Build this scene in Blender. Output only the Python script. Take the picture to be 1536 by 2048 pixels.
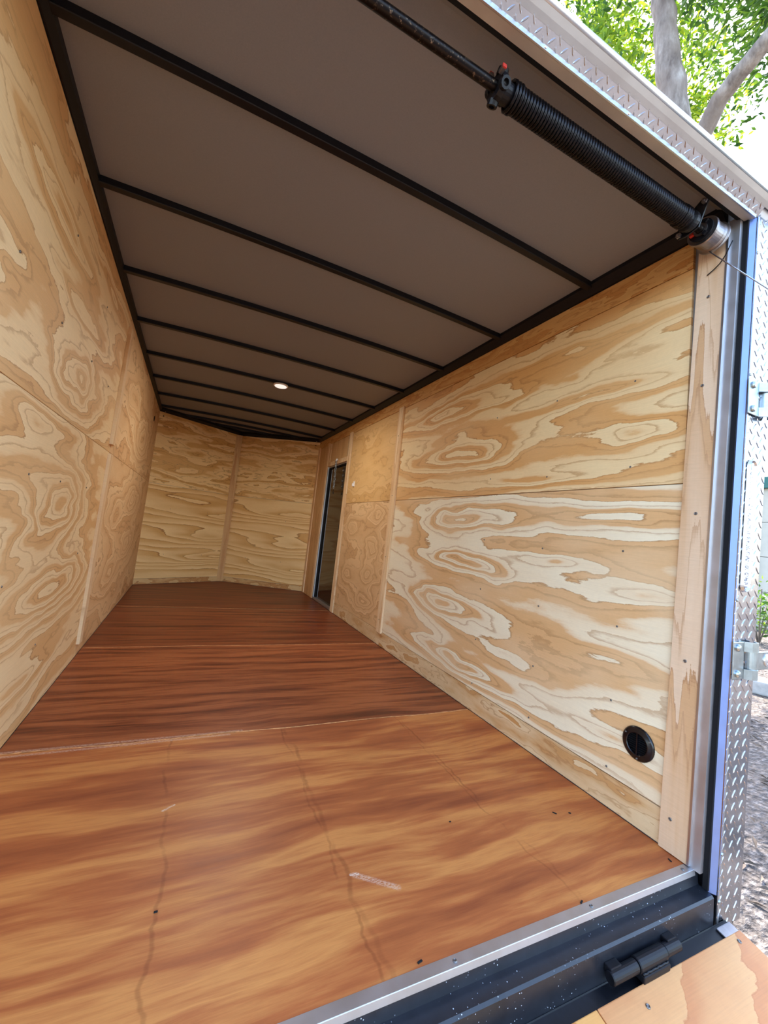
import bpy, bmesh, math, random
import numpy as np
from mathutils import Vector, Matrix

# ------------------------------------------------------------------ clearing
for o in list(bpy.data.objects):
    bpy.data.objects.remove(o, do_unlink=True)
SC = bpy.context.scene
C = SC.collection
random.seed(7)
PI = math.pi

# ------------------------------------------------------------------ camera
cam = bpy.data.cameras.new('camera')
cam.sensor_fit = 'VERTICAL'
cam.sensor_height = 24.0
cam.lens = 818.527 / 2048 * 24.0
cam.shift_x = 8.27 / 2048
cam.shift_y = -29.4 / 2048
cam.clip_start = 0.02
cam.clip_end = 300
camo = bpy.data.objects.new('camera', cam)
C.objects.link(camo)
camo.matrix_world = Matrix((
    (0.9012648637683396, -0.13436010010004218, -0.4119089812540424, 0.48577),
    (-0.41957842902675463, -0.03356131227614923, -0.9070984402002594, -0.75957),
    (0.10805363127668159, 0.9903640753881423, -0.08662223126030352, 0.88404),
    (0, 0, 0, 1)))
SC.camera = camo

# ------------------------------------------------------------------ sky, sun, exposure
world = bpy.data.worlds.new('sky')
SC.world = world
world.use_nodes = True
wn = world.node_tree
wn.nodes.clear()
sky = wn.nodes.new('ShaderNodeTexSky')
sky.sky_type = 'NISHITA'
sky.sun_disc = False
sky.sun_elevation = math.radians(52)
sky.sun_rotation = math.radians(35)
sky.air_density = 1.0
sky.dust_density = 1.6
sky.ozone_density = 0.6
bg = wn.nodes.new('ShaderNodeBackground')
bg.inputs['Strength'].default_value = 0.5
wo = wn.nodes.new('ShaderNodeOutputWorld')
wn.links.new(sky.outputs[0], bg.inputs[0])
wn.links.new(bg.outputs[0], wo.inputs[0])

sl = bpy.data.lights.new('sun', 'SUN')
sl.energy = 8.0
sl.angle = math.radians(0.6)
sl.color = (1.0, 0.95, 0.86)
so = bpy.data.objects.new('sun', sl)
C.objects.link(so)
so.rotation_euler = Vector((0.5, 0.7, 1.05)).to_track_quat('Z', 'Y').to_euler()
so.location = (6, 4, 14)

SC.view_settings.view_transform = 'Standard'
SC.view_settings.look = 'None'
SC.view_settings.gamma = 1.0
SC.view_settings.use_curve_mapping = False
SC.view_settings.exposure = 1.3
cy = SC.cycles
cy.max_bounces = 10
cy.diffuse_bounces = 8
cy.glossy_bounces = 4
cy.caustics_reflective = False
cy.caustics_refractive = False
cy.use_denoising = True
cy.use_adaptive_sampling = True
cy.adaptive_threshold = 0.03
cy.use_light_tree = False

# ------------------------------------------------------------------ dimensions (metres)
W, H, L, A = 1.9707, 2.055, 4.675, 0.59
AX = 0.985
TILT = 0.0225            # the rear frame leans back this much per metre of height


def ry(yp, z):
    return yp - TILT * z


# ------------------------------------------------------------------ object helpers
def tag(o, label=None, cat=None, group=None, kind=None):
    if label: o['label'] = label
    if cat: o['category'] = cat
    if group: o['group'] = group
    if kind: o['kind'] = kind
    return o


def link(name, me, mat=None, parent=None, smooth=False):
    o = bpy.data.objects.new(name, me)
    C.objects.link(o)
    if mat is not None and not me.materials:
        me.materials.append(mat)
    if smooth:
        for p in me.polygons:
            p.use_smooth = True
    if parent is not None:
        o.parent = parent
    return o


def empty(name, loc, parent=None):
    o = bpy.data.objects.new(name, None)
    C.objects.link(o)
    o.location = loc
    o.empty_display_size = 0.05
    if parent: o.parent = parent
    return o


def mesh_of(bm, name, smooth_angle=None):
    me = bpy.data.meshes.new(name)
    bmesh.ops.recalc_face_normals(bm, faces=bm.faces)
    bm.to_mesh(me)
    bm.free()
    return me


def add_box(bm, lo, hi, bevel=0.0):
    x0, y0, z0 = lo
    x1, y1, z1 = hi
    v = [bm.verts.new(p) for p in ((x0, y0, z0), (x1, y0, z0), (x1, y1, z0), (x0, y1, z0),
                                   (x0, y0, z1), (x1, y0, z1), (x1, y1, z1), (x0, y1, z1))]
    fs = [bm.faces.new([v[i] for i in f]) for f in
          ((0, 3, 2, 1), (4, 5, 6, 7), (0, 1, 5, 4), (1, 2, 6, 5), (2, 3, 7, 6), (3, 0, 4, 7))]
    if bevel:
        es = set()
        for f in fs:
            for e in f.edges: es.add(e)
        bmesh.ops.bevel(bm, geom=list(es), offset=bevel, segments=2, affect='EDGES', profile=0.6)


def box(name, lo, hi, mat, parent=None, bevel=0.0):
    bm = bmesh.new()
    add_box(bm, lo, hi, bevel)
    return link(name, mesh_of(bm, name), mat, parent)


def add_prism(bm, pts, axis, a, b):
    """extrude a closed 2-D outline along an axis ('x': pts are (y,z); 'y': (x,z); 'z': (x,y))"""
    def P(p, t):
        if axis == 'x': return (t, p[0], p[1])
        if axis == 'y': return (p[0], t, p[1])
        return (p[0], p[1], t)
    v0 = [bm.verts.new(P(p, a)) for p in pts]
    v1 = [bm.verts.new(P(p, b)) for p in pts]
    n = len(pts)
    for i in range(n):
        bm.faces.new((v0[i], v0[(i + 1) % n], v1[(i + 1) % n], v1[i]))
    bm.faces.new(v0[::-1])
    bm.faces.new(v1)


def prism(name, pts, axis, a, b, mat, parent=None):
    bm = bmesh.new()
    add_prism(bm, pts, axis, a, b)
    return link(name, mesh_of(bm, name), mat, parent)


def add_lathe(bm, prof, n=24, axis='z', origin=(0, 0, 0), closed=False):
    """spin (r, h) profile about an axis through origin"""
    ox, oy, oz = origin
    rings = []
    for r, h in prof:
        ring = []
        for i in range(n):
            a = 2 * PI * i / n
            c, s = r * math.cos(a), r * math.sin(a)
            p = {'z': (c, s, h), 'x': (h, c, s), 'y': (s, h, c)}[axis]
            ring.append(bm.verts.new((p[0] + ox, p[1] + oy, p[2] + oz)))
        rings.append(ring)
    m = len(rings)
    for k in range(m - 1 if not closed else m):
        A_, B_ = rings[k], rings[(k + 1) % m]
        for i in range(n):
            bm.faces.new((A_[i], A_[(i + 1) % n], B_[(i + 1) % n], B_[i]))
    if not closed:
        bm.faces.new(rings[0][::-1])
        bm.faces.new(rings[-1])


def lathe(name, prof, mat, parent=None, n=24, axis='z', origin=(0, 0, 0), closed=False, smooth=False):
    bm = bmesh.new()
    add_lathe(bm, prof, n, axis, origin, closed)
    return link(name, mesh_of(bm, name), mat, parent, smooth)


def add_tube(bm, pts, r, n=8, taper=None, cap=True):
    pts = [Vector(p) for p in pts]
    prev = None
    rings = []
    ref = Vector((0.123, 0.4, 0.9)).normalized()
    for i, p in enumerate(pts):
        if i == 0: t = pts[1] - p
        elif i == len(pts) - 1: t = p - pts[i - 1]
        else: t = pts[i + 1] - pts[i - 1]
        t.normalize()
        u = ref - t * ref.dot(t)
        if u.length < 1e-3: u = Vector((1, 0, 0)) - t * t.x
        u.normalize()
        ref = u
        w = t.cross(u)
        rr = r if taper is None else taper[i]
        rings.append([bm.verts.new(p + (u * math.cos(2 * PI * k / n) + w * math.sin(2 * PI * k / n)) * rr) for k in range(n)])
    for a, b in zip(rings, rings[1:]):
        for k in range(n):
            bm.faces.new((a[k], a[(k + 1) % n], b[(k + 1) % n], b[k]))
    if cap:
        bm.faces.new(rings[0][::-1])
        bm.faces.new(rings[-1])


def tube(name, pts, r, mat, parent=None, n=8, taper=None, smooth=True):
    bm = bmesh.new()
    add_tube(bm, pts, r, n, taper)
    return link(name, mesh_of(bm, name), mat, parent, smooth)


# ------------------------------------------------------------------ material helpers
def srgb(r, g, b):
    def f(c):
        c /= 255.0
        return c / 12.92 if c <= 0.04045 else ((c + 0.055) / 1.055) ** 2.4
    return (f(r), f(g), f(b), 1.0)


class NT:
    def __init__(self, name):
        self.m = bpy.data.materials.new(name)
        self.m.use_nodes = True
        self.t = self.m.node_tree
        self.t.nodes.clear()
        self.out = self.t.nodes.new('ShaderNodeOutputMaterial')
        self.b = self.t.nodes.new('ShaderNodeBsdfPrincipled')
        self.t.links.new(self.b.outputs[0], self.out.inputs[0])

    def put(self, sock, v):
        if isinstance(v, bpy.types.NodeSocket): self.t.links.new(v, sock)
        elif v is not None: sock.default_value = v

    def math(self, op, a, b=None, c=None, clamp=False):
        n = self.t.nodes.new('ShaderNodeMath')
        n.operation = op
        n.use_clamp = clamp
        self.put(n.inputs[0], a)
        if b is not None: self.put(n.inputs[1], b)
        if c is not None: self.put(n.inputs[2], c)
        return n.outputs[0]

    def coords(self):
        n = self.t.nodes.new('ShaderNodeTexCoord')
        s = self.t.nodes.new('ShaderNodeSeparateXYZ')
        self.t.links.new(n.outputs['Object'], s.inputs[0])
        return n.outputs['Object'], s.outputs[0], s.outputs[1], s.outputs[2]

    def vec(self, x, y, z):
        n = self.t.nodes.new('ShaderNodeCombineXYZ')
        for i, v in enumerate((x, y, z)): self.put(n.inputs[i], v)
        return n.outputs[0]

    def noise(self, v, scale=1.0, detail=2.0, rough=0.5, dist=0.0):
        n = self.t.nodes.new('ShaderNodeTexNoise')
        self.put(n.inputs['Vector'], v)
        n.inputs['Scale'].default_value = scale
        n.inputs['Detail'].default_value = detail
        n.inputs['Roughness'].default_value = rough
        n.inputs['Distortion'].default_value = dist
        return n.outputs[0]

    def voronoi(self, v, scale, feature='F1'):
        n = self.t.nodes.new('ShaderNodeTexVoronoi')
        n.feature = feature
        self.put(n.inputs['Vector'], v)
        n.inputs['Scale'].default_value = scale
        return n

    def ramp(self, f, stops, interp='LINEAR'):
        n = self.t.nodes.new('ShaderNodeValToRGB')
        n.color_ramp.interpolation = interp
        e = n.color_ramp.elements
        while len(e) < len(stops): e.new(0.5)
        for el, (p, c) in zip(e, stops):
            el.position = p
            el.color = c
        self.put(n.inputs[0], f)
        return n.outputs[0]

    def mix(self, f, a, b, mode='MIX'):
        n = self.t.nodes.new('ShaderNodeMix')
        n.data_type = 'RGBA'
        n.blend_type = mode
        self.put(n.inputs[0], f)
        self.put(n.inputs[6], a)
        self.put(n.inputs[7], b)
        return n.outputs[2]

    def smooth(self, v, lo, hi, a=0.0, b=1.0):
        n = self.t.nodes.new('ShaderNodeMapRange')
        n.interpolation_type = 'SMOOTHSTEP'
        self.put(n.inputs[0], v)
        n.inputs[1].default_value = lo
        n.inputs[2].default_value = hi
        n.inputs[3].default_value = a
        n.inputs[4].default_value = b
        return n.outputs[0]

    def bump(self, h, strength=0.2, dist=0.01):
        n = self.t.nodes.new('ShaderNodeBump')
        n.inputs['Strength'].default_value = strength
        n.inputs['Distance'].default_value = dist
        self.put(n.inputs['Height'], h)
        self.t.links.new(n.outputs[0], self.b.inputs['Normal'])

    def done(self, color=None, rough=0.5, metal=0.0, spec=0.5):
        if color is not None: self.put(self.b.inputs['Base Color'], color)
        self.put(self.b.inputs['Roughness'], rough)
        self.b.inputs['Metallic'].default_value = metal
        self.b.inputs['Specular IOR Level'].default_value = spec
        return self.m


def plain(name, col, rough=0.5, metal=0.0, var=0.12, scale=30, spec=0.5, bump=0.0):
    t = NT(name)
    co, x, y, z = t.coords()
    n = t.noise(co, scale, 3, 0.6)
    c = t.mix(t.smooth(n, 0.3, 0.7), tuple(v * (1 - var) for v in col[:3]) + (1,), tuple(min(1, v * (1 + var)) for v in col[:3]) + (1,))
    r = t.math('MULTIPLY_ADD', n, 0.15, rough - 0.075)
    if bump: t.bump(n, bump, 0.002)
    return t.done(c, r, metal, spec)


def plywood(name, axis, seed, bumps=(), cream=(226, 200, 156), tan=(188, 132, 78), dark=(150, 96, 52),
            grad=3.0, a1=2.2, a2=0.5, stretch=(1.1, 6.0), tilt=0.0, jag=0.07, rough=0.62, warp=0.45, lines=2.0, stops=(0.28, 0.52, 0.84, 0.955), amt=1.0):
    """rotary-cut pine veneer: contour bands of a smooth height field; bumps = (u, v, su, sv, amp)"""
    t = NT(name)
    co, X, Y, Z = t.coords()
    u = {'y': Y, 'x': X}[axis[0]]
    v = {'z': Z, 'y': Y}[axis[1]]
    wv = t.noise(t.vec(t.math('MULTIPLY', u, 2.6), t.math('MULTIPLY', v, 6.0), seed + 2.2), 1.0, 2, 0.55)
    uw = t.math('MULTIPLY_ADD', t.math('SUBTRACT', wv, 0.5), warp, u)
    vw = t.math('MULTIPLY_ADD', t.math('SUBTRACT', wv, 0.5), warp * 0.22, v)
    n1 = t.noise(t.vec(t.math('MULTIPLY', u, stretch[0]), t.math('MULTIPLY', v, stretch[1]), seed), 1.0, 1.5, 0.45)
    n2 = t.noise(t.vec(t.math('MULTIPLY', u, stretch[0] * 4), t.math('MULTIPLY', v, stretch[1] * 3.2), seed + 5.3), 1.0, 2, 0.5)
    n3 = t.noise(t.vec(t.math('MULTIPLY', u, 26.0), t.math('MULTIPLY', v, 120.0), seed + 9.1), 1.0, 3, 0.75)
    h = t.math('MULTIPLY_ADD', v, grad, seed * 0.37)
    if tilt: h = t.math('ADD', h, t.math('MULTIPLY', u, tilt))
    h = t.math('MULTIPLY_ADD', n1, a1 * 2, h)
    h = t.math('MULTIPLY_ADD', n2, a2 * 2, h)
    h = t.math('MULTIPLY_ADD', n3, jag * 2, h)
    for (bu, bv, su, sv, am) in bumps:
        d0 = t.math('SUBTRACT', uw, bu)
        if isinstance(su, tuple):      # longer tail towards the rear of the trailer
            du = t.math('ADD', t.math('DIVIDE', t.math('MINIMUM', d0, 0.0), su[0]), t.math('DIVIDE', t.math('MAXIMUM', d0, 0.0), su[1]))
        else:
            du = t.math('DIVIDE', d0, su)
        dv = t.math('DIVIDE', t.math('SUBTRACT', vw, bv), sv)
        r2 = t.math('ADD', t.math('MULTIPLY', du, du), t.math('MULTIPLY', dv, dv))
        g = t.math('DIVIDE', am, t.math('ADD', r2, 1.0))
        h = t.math('ADD', h, g)
    f = t.math('FRACT', h)
    cr, ta, dk = srgb(*cream), srgb(*tan), srgb(*dark)
    midc = tuple(cr[i] * 0.55 + ta[i] * 0.45 for i in range(3)) + (1,)
    lite = tuple(cr[i] * 0.80 + ta[i] * 0.20 for i in range(3)) + (1,)
    s0, s1, s2, s3 = stops
    col = t.ramp(f, [(0.0, cr), (s0, lite), (s1, midc), (s2, ta), (s3, ta), (0.982, dk), (1.0, cr)])
    # thin late-wood lines between the broad bands
    if lines:
        f2 = t.math('FRACT', t.math('MULTIPLY_ADD', h, lines, 0.37))
        ln_ = t.math('MULTIPLY', t.smooth(f2, 0.80, 0.97), t.smooth(f2, 0.985, 1.0, 1, 0))
        col = t.mix(t.math('MULTIPLY', ln_, 0.55), col, dk)
    # patchy strength of the late wood, fine streaks of the veneer
    n4 = t.noise(t.vec(t.math('MULTIPLY', u, 1.6), t.math('MULTIPLY', v, 4.5), seed + 20), 1.0, 2, 0.5)
    col = t.mix(t.smooth(n4, 0.30, 0.62, 0.45 * amt, 0.0), col, midc)
    n5 = t.noise(t.vec(t.math('MULTIPLY', u, 9.0), t.math('MULTIPLY', v, 320.0), seed + 31), 1.0, 2, 0.6)
    n6 = t.noise(t.vec(t.math('MULTIPLY', u, 60.0), t.math('MULTIPLY', v, 60.0), seed + 40), 1.0, 3, 0.6)
    k = t.math('ADD', t.math('MULTIPLY_ADD', n5, 0.20, 0.90), t.math('MULTIPLY_ADD', n6, 0.10, -0.05))
    col = t.mix(1.0, col, t.vec(k, k, k), 'MULTIPLY')
    t.bump(n5, 0.06, 0.002)
    return t.done(col, t.math('MULTIPLY_ADD', n6, 0.15, rough - 0.07), 0, 0.35)


def floor_wood(name, seed, pale, mid, deep, sx=1.0, sy=9.0, cracks=(), scuffs=(), rough=0.36, fine=0.35):
    t = NT(name)
    co, X, Y, Z = t.coords()
    wob = t.noise(t.vec(t.math('MULTIPLY', X, 1.4), t.math('MULTIPLY', Y, 3.0), seed), 1.0, 2, 0.5)
    yy = t.math('MULTIPLY_ADD', wob, 0.12, Y)
    n1 = t.noise(t.vec(t.math('MULTIPLY', X, sx), t.math('MULTIPLY', yy, sy), seed + 2), 1.0, 3, 0.55)
    n2 = t.noise(t.vec(t.math('MULTIPLY', X, sx * 3), t.math('MULTIPLY', yy, sy * 5.5), seed + 7), 1.0, 5, 0.7)
    f = t.math('MULTIPLY_ADD', t.math('SUBTRACT', n2, 0.5), fine, n1)
    col = t.ramp(f, [(0.30, srgb(*deep)), (0.46, srgb(*mid)), (0.60, srgb(*pale)), (0.75, srgb(*mid))])
    n3 = t.noise(t.vec(t.math('MULTIPLY', X, 14), t.math('MULTIPLY', Y, 420), seed + 11), 1.0, 2, 0.6)
    n4 = t.noise(co, 2.2, 2, 0.5)
    k = t.math('ADD', t.math('MULTIPLY_ADD', n3, 0.24, 0.88), t.math('MULTIPLY_ADD', n4, 0.24, -0.12))
    col = t.mix(1.0, col, t.vec(k, k, k), 'MULTIPLY')
    if cracks:
        tot = None
        for i, (cx, wdt) in enumerate(cracks):
            dn = t.noise(t.vec(cx * 3, t.math('MULTIPLY', Y, 4.2), seed + i), 1.0, 4, 0.62)
            d = t.math('ABSOLUTE', t.math('SUBTRACT', X, t.math('MULTIPLY_ADD', t.math('SUBTRACT', dn, 0.5), 0.10, cx)))
            brk = t.smooth(t.noise(t.vec(cx, t.math('MULTIPLY', Y, 5.5), seed + 3 * i), 1.0, 2, 0.6), 0.36, 0.6)
            mk = t.math('MULTIPLY', t.smooth(d, wdt * 0.2, wdt, 1, 0), brk)
            tot = mk if tot is None else t.math('MAXIMUM', tot, mk)
        col = t.mix(t.math('MULTIPLY', tot, 0.32), col, srgb(104, 48, 24))
    for (x0, y0, x1, y1, wd, st) in scuffs:
        dx, dy = x1 - x0, y1 - y0
        l2 = dx * dx + dy * dy
        px, py = t.math('SUBTRACT', X, x0), t.math('SUBTRACT', Y, y0)
        s = t.math('DIVIDE', t.math('ADD', t.math('MULTIPLY', px, dx), t.math('MULTIPLY', py, dy)), l2, clamp=True)
        ex = t.math('SUBTRACT', px, t.math('MULTIPLY', s, dx))
        ey = t.math('SUBTRACT', py, t.math('MULTIPLY', s, dy))
        d = t.math('SQRT', t.math('ADD', t.math('MULTIPLY', ex, ex), t.math('MULTIPLY', ey, ey)))
        nn = t.noise(t.vec(t.math('MULTIPLY', X, 120), t.math('MULTIPLY', Y, 380), seed), 1.0, 2, 0.6)
        m = t.math('MULTIPLY', t.smooth(d, wd * 0.3, wd, 1, 0), t.smooth(nn, 0.35, 0.6))
        col = t.mix(t.math('MULTIPLY', m, st), col, srgb(236, 214, 188))
    t.bump(t.math('ADD', n3, n2), 0.05, 0.002)
    return t.done(col, t.math('MULTIPLY_ADD', n2, 0.2, rough - 0.04), 0, 0.28)


M = {}
M['board'] = plywood('pine_trim_board', 'yz', 3.0, grad=1.0, a1=1.0, a2=0.3, stretch=(14.0, 0.8), jag=0.03,
                     cream=(226, 200, 170), tan=(205, 164, 120), dark=(176, 132, 92), amt=0.8)
M['batten'] = plywood('pine_batten', 'yz', 8.0, grad=0.5, a1=0.8, a2=0.3, stretch=(20.0, 0.9), jag=0.03,
                      cream=(236, 208, 166), tan=(218, 176, 128), dark=(186, 140, 94))
M['batten_x'] = plywood('pine_batten_nose', 'xz', 8.6, grad=0.5, a1=0.8, a2=0.3, stretch=(20.0, 0.9), jag=0.03,
                        cream=(214, 178, 126), tan=(198, 148, 96), dark=(172, 122, 74))
M['strip'] = plywood('pine_base_strip', 'yz', 15.0, grad=2.0, a1=1.2, a2=0.5, stretch=(2.2, 9.0), jag=0.05,
                     cream=(226, 202, 160), tan=(196, 146, 88), dark=(160, 108, 58))
M['top_strip'] = plywood('pine_top_strip', 'yz', 18.0, grad=3.0, a1=1.8, a2=0.6, stretch=(2.0, 12.0), jag=0.08,
                         cream=(216, 172, 108), tan=(196, 138, 74), dark=(160, 104, 52))
M['liner'] = None
t = NT('grey_ceiling_liner')
co, X, Y, Z = t.coords()
nf = t.noise(co, 260, 2, 0.6)
nb = t.noise(co, 1.3, 2, 0.5)
t.bump(t.math('ADD', t.math('MULTIPLY', nf, 0.12), nb), 0.25, 0.004)
M['liner'] = t.done(t.mix(nf, srgb(122, 123, 131), srgb(134, 134, 141)), 0.55, 0, 0.4)
M['black'] = plain('black_painted_steel', srgb(14, 14, 19), 0.42, 0.0, 0.25, 60, 0.3, 0.05)
M['black_matte'] = plain('black_rubber', srgb(12, 13, 17), 0.75, 0.0, 0.2, 60, 0.3)
M['black_plastic'] = plain('black_gloss_plastic', srgb(14, 14, 18), 0.22, 0.0, 0.1, 60, 0.5)
M['alu'] = plain('mill_aluminium', srgb(196, 196, 200), 0.48, 1.0, 0.06, 12)
M['alu_bright'] = plain('bright_aluminium', srgb(206, 207, 210), 0.34, 1.0, 0.05, 8)
M['plate'] = plain('tread_plate_aluminium', srgb(184, 184, 189), 0.22, 1.0, 0.05, 10)
M['galv'] = plain('galvanised_steel', srgb(168, 178, 182), 0.30, 1.0, 0.10, 40)
M['steel'] = plain('grey_cast_steel', srgb(150, 144, 144), 0.38, 1.0, 0.10, 50)
M['wire'] = plain('steel_wire', srgb(214, 216, 224), 0.35, 1.0, 0.06, 80)
M['spring'] = plain('black_oiled_spring_steel', srgb(30, 28, 31), 0.28, 0.75, 0.15, 60)
M['red'] = plain('red_paint', srgb(190, 52, 40), 0.5, 0, 0.1)
M['white'] = plain('white_plastic', srgb(232, 228, 224), 0.4, 0, 0.03)
M['hole'] = plain('dark_hole', srgb(10, 9, 9), 0.9, 0, 0.1)
M['screw'] = plain('zinc_screw', srgb(120, 116, 112), 0.4, 0.8, 0.2, 200)
M['skin'] = plain('grey_outer_skin', srgb(150, 152, 156), 0.4, 0.3, 0.05)
t = NT('greasy_steel_shaft')
co, X, Y, Z = t.coords()
ns = t.noise(co, 95.0, 4, 0.75)
M['shaft'] = t.done(t.mix(t.smooth(ns, 0.56, 0.70), srgb(30, 26, 26), srgb(124, 106, 90)), t.math('MULTIPLY_ADD', ns, 0.3, 0.2), 0.8)
t = NT('speckled_black_sill')
co, X, Y, Z = t.coords()
vo = t.voronoi(co, 120)
gate = t.noise(co, 9, 2, 0.5)
rnd = t.noise(co, 140, 0, 0.5)
sp = t.math('MULTIPLY', t.smooth(vo.outputs[0], 0.10, 0.17, 1, 0), t.math('MULTIPLY', t.smooth(gate, 0.46, 0.60), t.smooth(rnd, 0.47, 0.54)))
M['sill'] = t.done(t.mix(sp, t.mix(t.noise(co, 25, 3, 0.6), srgb(17, 18, 23), srgb(42, 44, 50)), srgb(205, 210, 220)), 0.32, 0, 0.5)

# ------------------------------------------------------------------ floor
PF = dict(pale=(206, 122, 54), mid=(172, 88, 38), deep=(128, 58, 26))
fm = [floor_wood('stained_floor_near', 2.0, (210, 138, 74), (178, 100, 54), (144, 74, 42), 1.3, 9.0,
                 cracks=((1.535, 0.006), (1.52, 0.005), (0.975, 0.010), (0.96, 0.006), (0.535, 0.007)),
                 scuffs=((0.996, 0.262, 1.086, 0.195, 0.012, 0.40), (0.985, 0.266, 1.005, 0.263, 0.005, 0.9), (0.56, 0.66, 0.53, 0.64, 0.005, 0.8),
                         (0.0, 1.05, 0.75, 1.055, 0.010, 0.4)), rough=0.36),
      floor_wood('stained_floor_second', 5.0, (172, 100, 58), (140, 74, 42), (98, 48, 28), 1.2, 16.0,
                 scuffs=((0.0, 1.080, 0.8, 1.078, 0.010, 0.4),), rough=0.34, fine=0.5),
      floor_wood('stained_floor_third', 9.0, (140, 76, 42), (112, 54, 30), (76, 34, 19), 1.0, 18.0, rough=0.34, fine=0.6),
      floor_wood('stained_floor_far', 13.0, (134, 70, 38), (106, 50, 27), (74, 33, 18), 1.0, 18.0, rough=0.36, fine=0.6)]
bm = bmesh.new()
add_prism(bm, [(0.0, 0.02), (W, 0.02), (W, L), (AX, L + A), (0.0, L)], 'z', -0.10, -0.018)
floor = link('floor', mesh_of(bm, 'floor'), M['black'])
tag(floor, kind='structure')
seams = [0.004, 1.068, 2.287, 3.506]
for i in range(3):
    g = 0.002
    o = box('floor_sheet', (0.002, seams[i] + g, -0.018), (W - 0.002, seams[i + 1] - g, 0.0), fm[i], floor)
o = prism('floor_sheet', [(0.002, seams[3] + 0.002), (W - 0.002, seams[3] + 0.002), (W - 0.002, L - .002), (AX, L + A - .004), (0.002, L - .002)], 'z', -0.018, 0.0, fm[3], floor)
# pale putty of the joints
M['putty'] = plain('pale_seam_filler', srgb(206, 150, 98), 0.7, 0, 0.3, 40)
for s in seams[1:]:
    bm = bmesh.new()
    n = 60
    vs = []
    for k in range(n + 1):
        x = 0.004 + (W - 0.008) * k / n
        wv = 0.0022 + 0.003 * random.random() * (1 if s < 2 else .4)
        off = 0.004 * math.sin(k * 0.31 + s) + 0.002 * random.uniform(-1, 1)
        if s > 2: off *= 0.3
        vs.append((bm.verts.new((x, s + off - wv, 0.0)), bm.verts.new((x, s + off, 0.0009)), bm.verts.new((x, s + off + wv, 0.0))))
    for a, b in zip(vs, vs[1:]):
        bm.faces.new((a[0], b[0], b[1], a[1]))
        bm.faces.new((a[1], b[1], b[2], a[2]))
    link('seam_filler', mesh_of(bm, 'seam_filler'), M['putty'], floor)
# dark staples and chips trodden into the near sheet
for (x, y, rz, ln) in ((1.526, 0.012, 0.4, 0.012), (1.047, 0.018, 0.2, 0.012), (1.745, 0.295, 2.2, 0.014), (1.80, 0.28, 2.4, 0.008), (1.93, 0.03, 1.2, 0.012), (1.36, 0.36, 0, 0.006), (0.535, 0.30, 0, 0.008)):
    o = box('staple', (-ln / 2, -0.002, 0.0), (ln / 2, 0.002, 0.0025), M['hole'], floor, 0.0008)
    o.location = (x, y, 0.0)
    o.rotation_euler.z = rz

# ------------------------------------------------------------------ right wall
sm = None


def screw_mesh():
    bm = bmesh.new()
    add_lathe(bm, [(0.0042, 0.0), (0.0042, 0.0008), (0.0030, 0.0022), (0.0015, 0.0014)], 8, 'z')
    me = mesh_of(bm, 'screw')
    me.materials.append(M['screw'])
    return me


SCREW = screw_mesh()


def screw(parent, loc, normal, s=1.0):
    o = bpy.data.objects.new('screw', SCREW)
    C.objects.link(o)
    o.location = loc
    o.rotation_euler = Vector(normal).to_track_quat('Z', 'Y').to_euler()
    o.scale = (s, s, s)
    o.parent = parent
    return o


DY0, DY1, DZ0, DZ1 = 3.472, 4.165, 0.018, 1.632     # side door opening
bm = bmesh.new()
xo, xi = W + 0.145, W + 0.012
add_box(bm, (xi, 0.0, -0.10), (xo, DY0 - 0.012, 2.105))
add_box(bm, (xi, DY1 + 0.012, -0.10), (xo, L, 2.105))
add_box(bm, (xi, DY0 - 0.012, DZ1 + 0.012), (xo, DY1 + 0.012, 2.105))
add_box(bm, (xi, DY0 - 0.012, -0.10), (xo, DY1 + 0.012, DZ0 - 0.012))
wall_right = tag(link('wall_right', mesh_of(bm, 'wall_right'), M['skin']), kind='structure')


def rpanel(name, y0, y1, z0, z1, mat, proud=0.0, bev=0.0012):
    return box(name, (W - proud, y0, z0), (xi, y1, z1), mat, wall_right, bev)


B_low = [(1.42, 1.03, (0.52, 0.28), 0.075, 3.0), (1.20, 0.765, (0.34, 0.34), 0.045, 2.6), (1.42, 0.49, (0.50, 0.28), 0.075, 3.0), (1.22, 0.205, (0.34, 0.34), 0.050, 2.6),
         (0.28, 1.04, 0.45, 0.050, 1.3), (0.14, 0.775, 0.20, 0.040, 1.1), (0.55, 0.84, 0.22, 0.025, 0.9),
         (0.18, 0.50, 0.34, 0.055, 1.1), (0.20, 0.235, 0.30, 0.045, 1.1), (0.80, 0.36, 0.30, 0.035, 0.8)]
M['ply_r_low'] = plywood('pine_ply_right_lower', 'yz', 4.0, B_low, cream=(240, 231, 202), tan=(218, 176, 124), dark=(176, 134, 86),
                         grad=1.2, a1=0.9, a2=0.25, stretch=(0.9, 4.5), jag=0.06, stops=(0.46, 0.52, 0.58, 0.95))
B_up = [(1.32, 1.42, (0.42, 0.5), 0.085, 3.2), (1.62, 1.74, (0.6, 0.25), 0.055, 2.6), (0.18, 1.36, 0.24, 0.065, 1.5), (0.45, 1.57, 0.55, 0.040, 1.4),
        (0.30, 1.80, 0.6, 0.045, 1.2), (0.75, 1.22, 0.35, 0.035, 0.9), (1.0, 1.69, 0.5, 0.03, 1.0)]
M['ply_r_up'] = plywood('pine_ply_right_upper', 'yz', 6.0, B_up, cream=(236, 212, 164), tan=(214, 162, 100), dark=(174, 122, 66),
                        grad=2.0, a1=0.9, a2=0.3, stretch=(0.9, 5.0), tilt=0.25, jag=0.07, stops=(0.46, 0.52, 0.58, 0.95))
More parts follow.
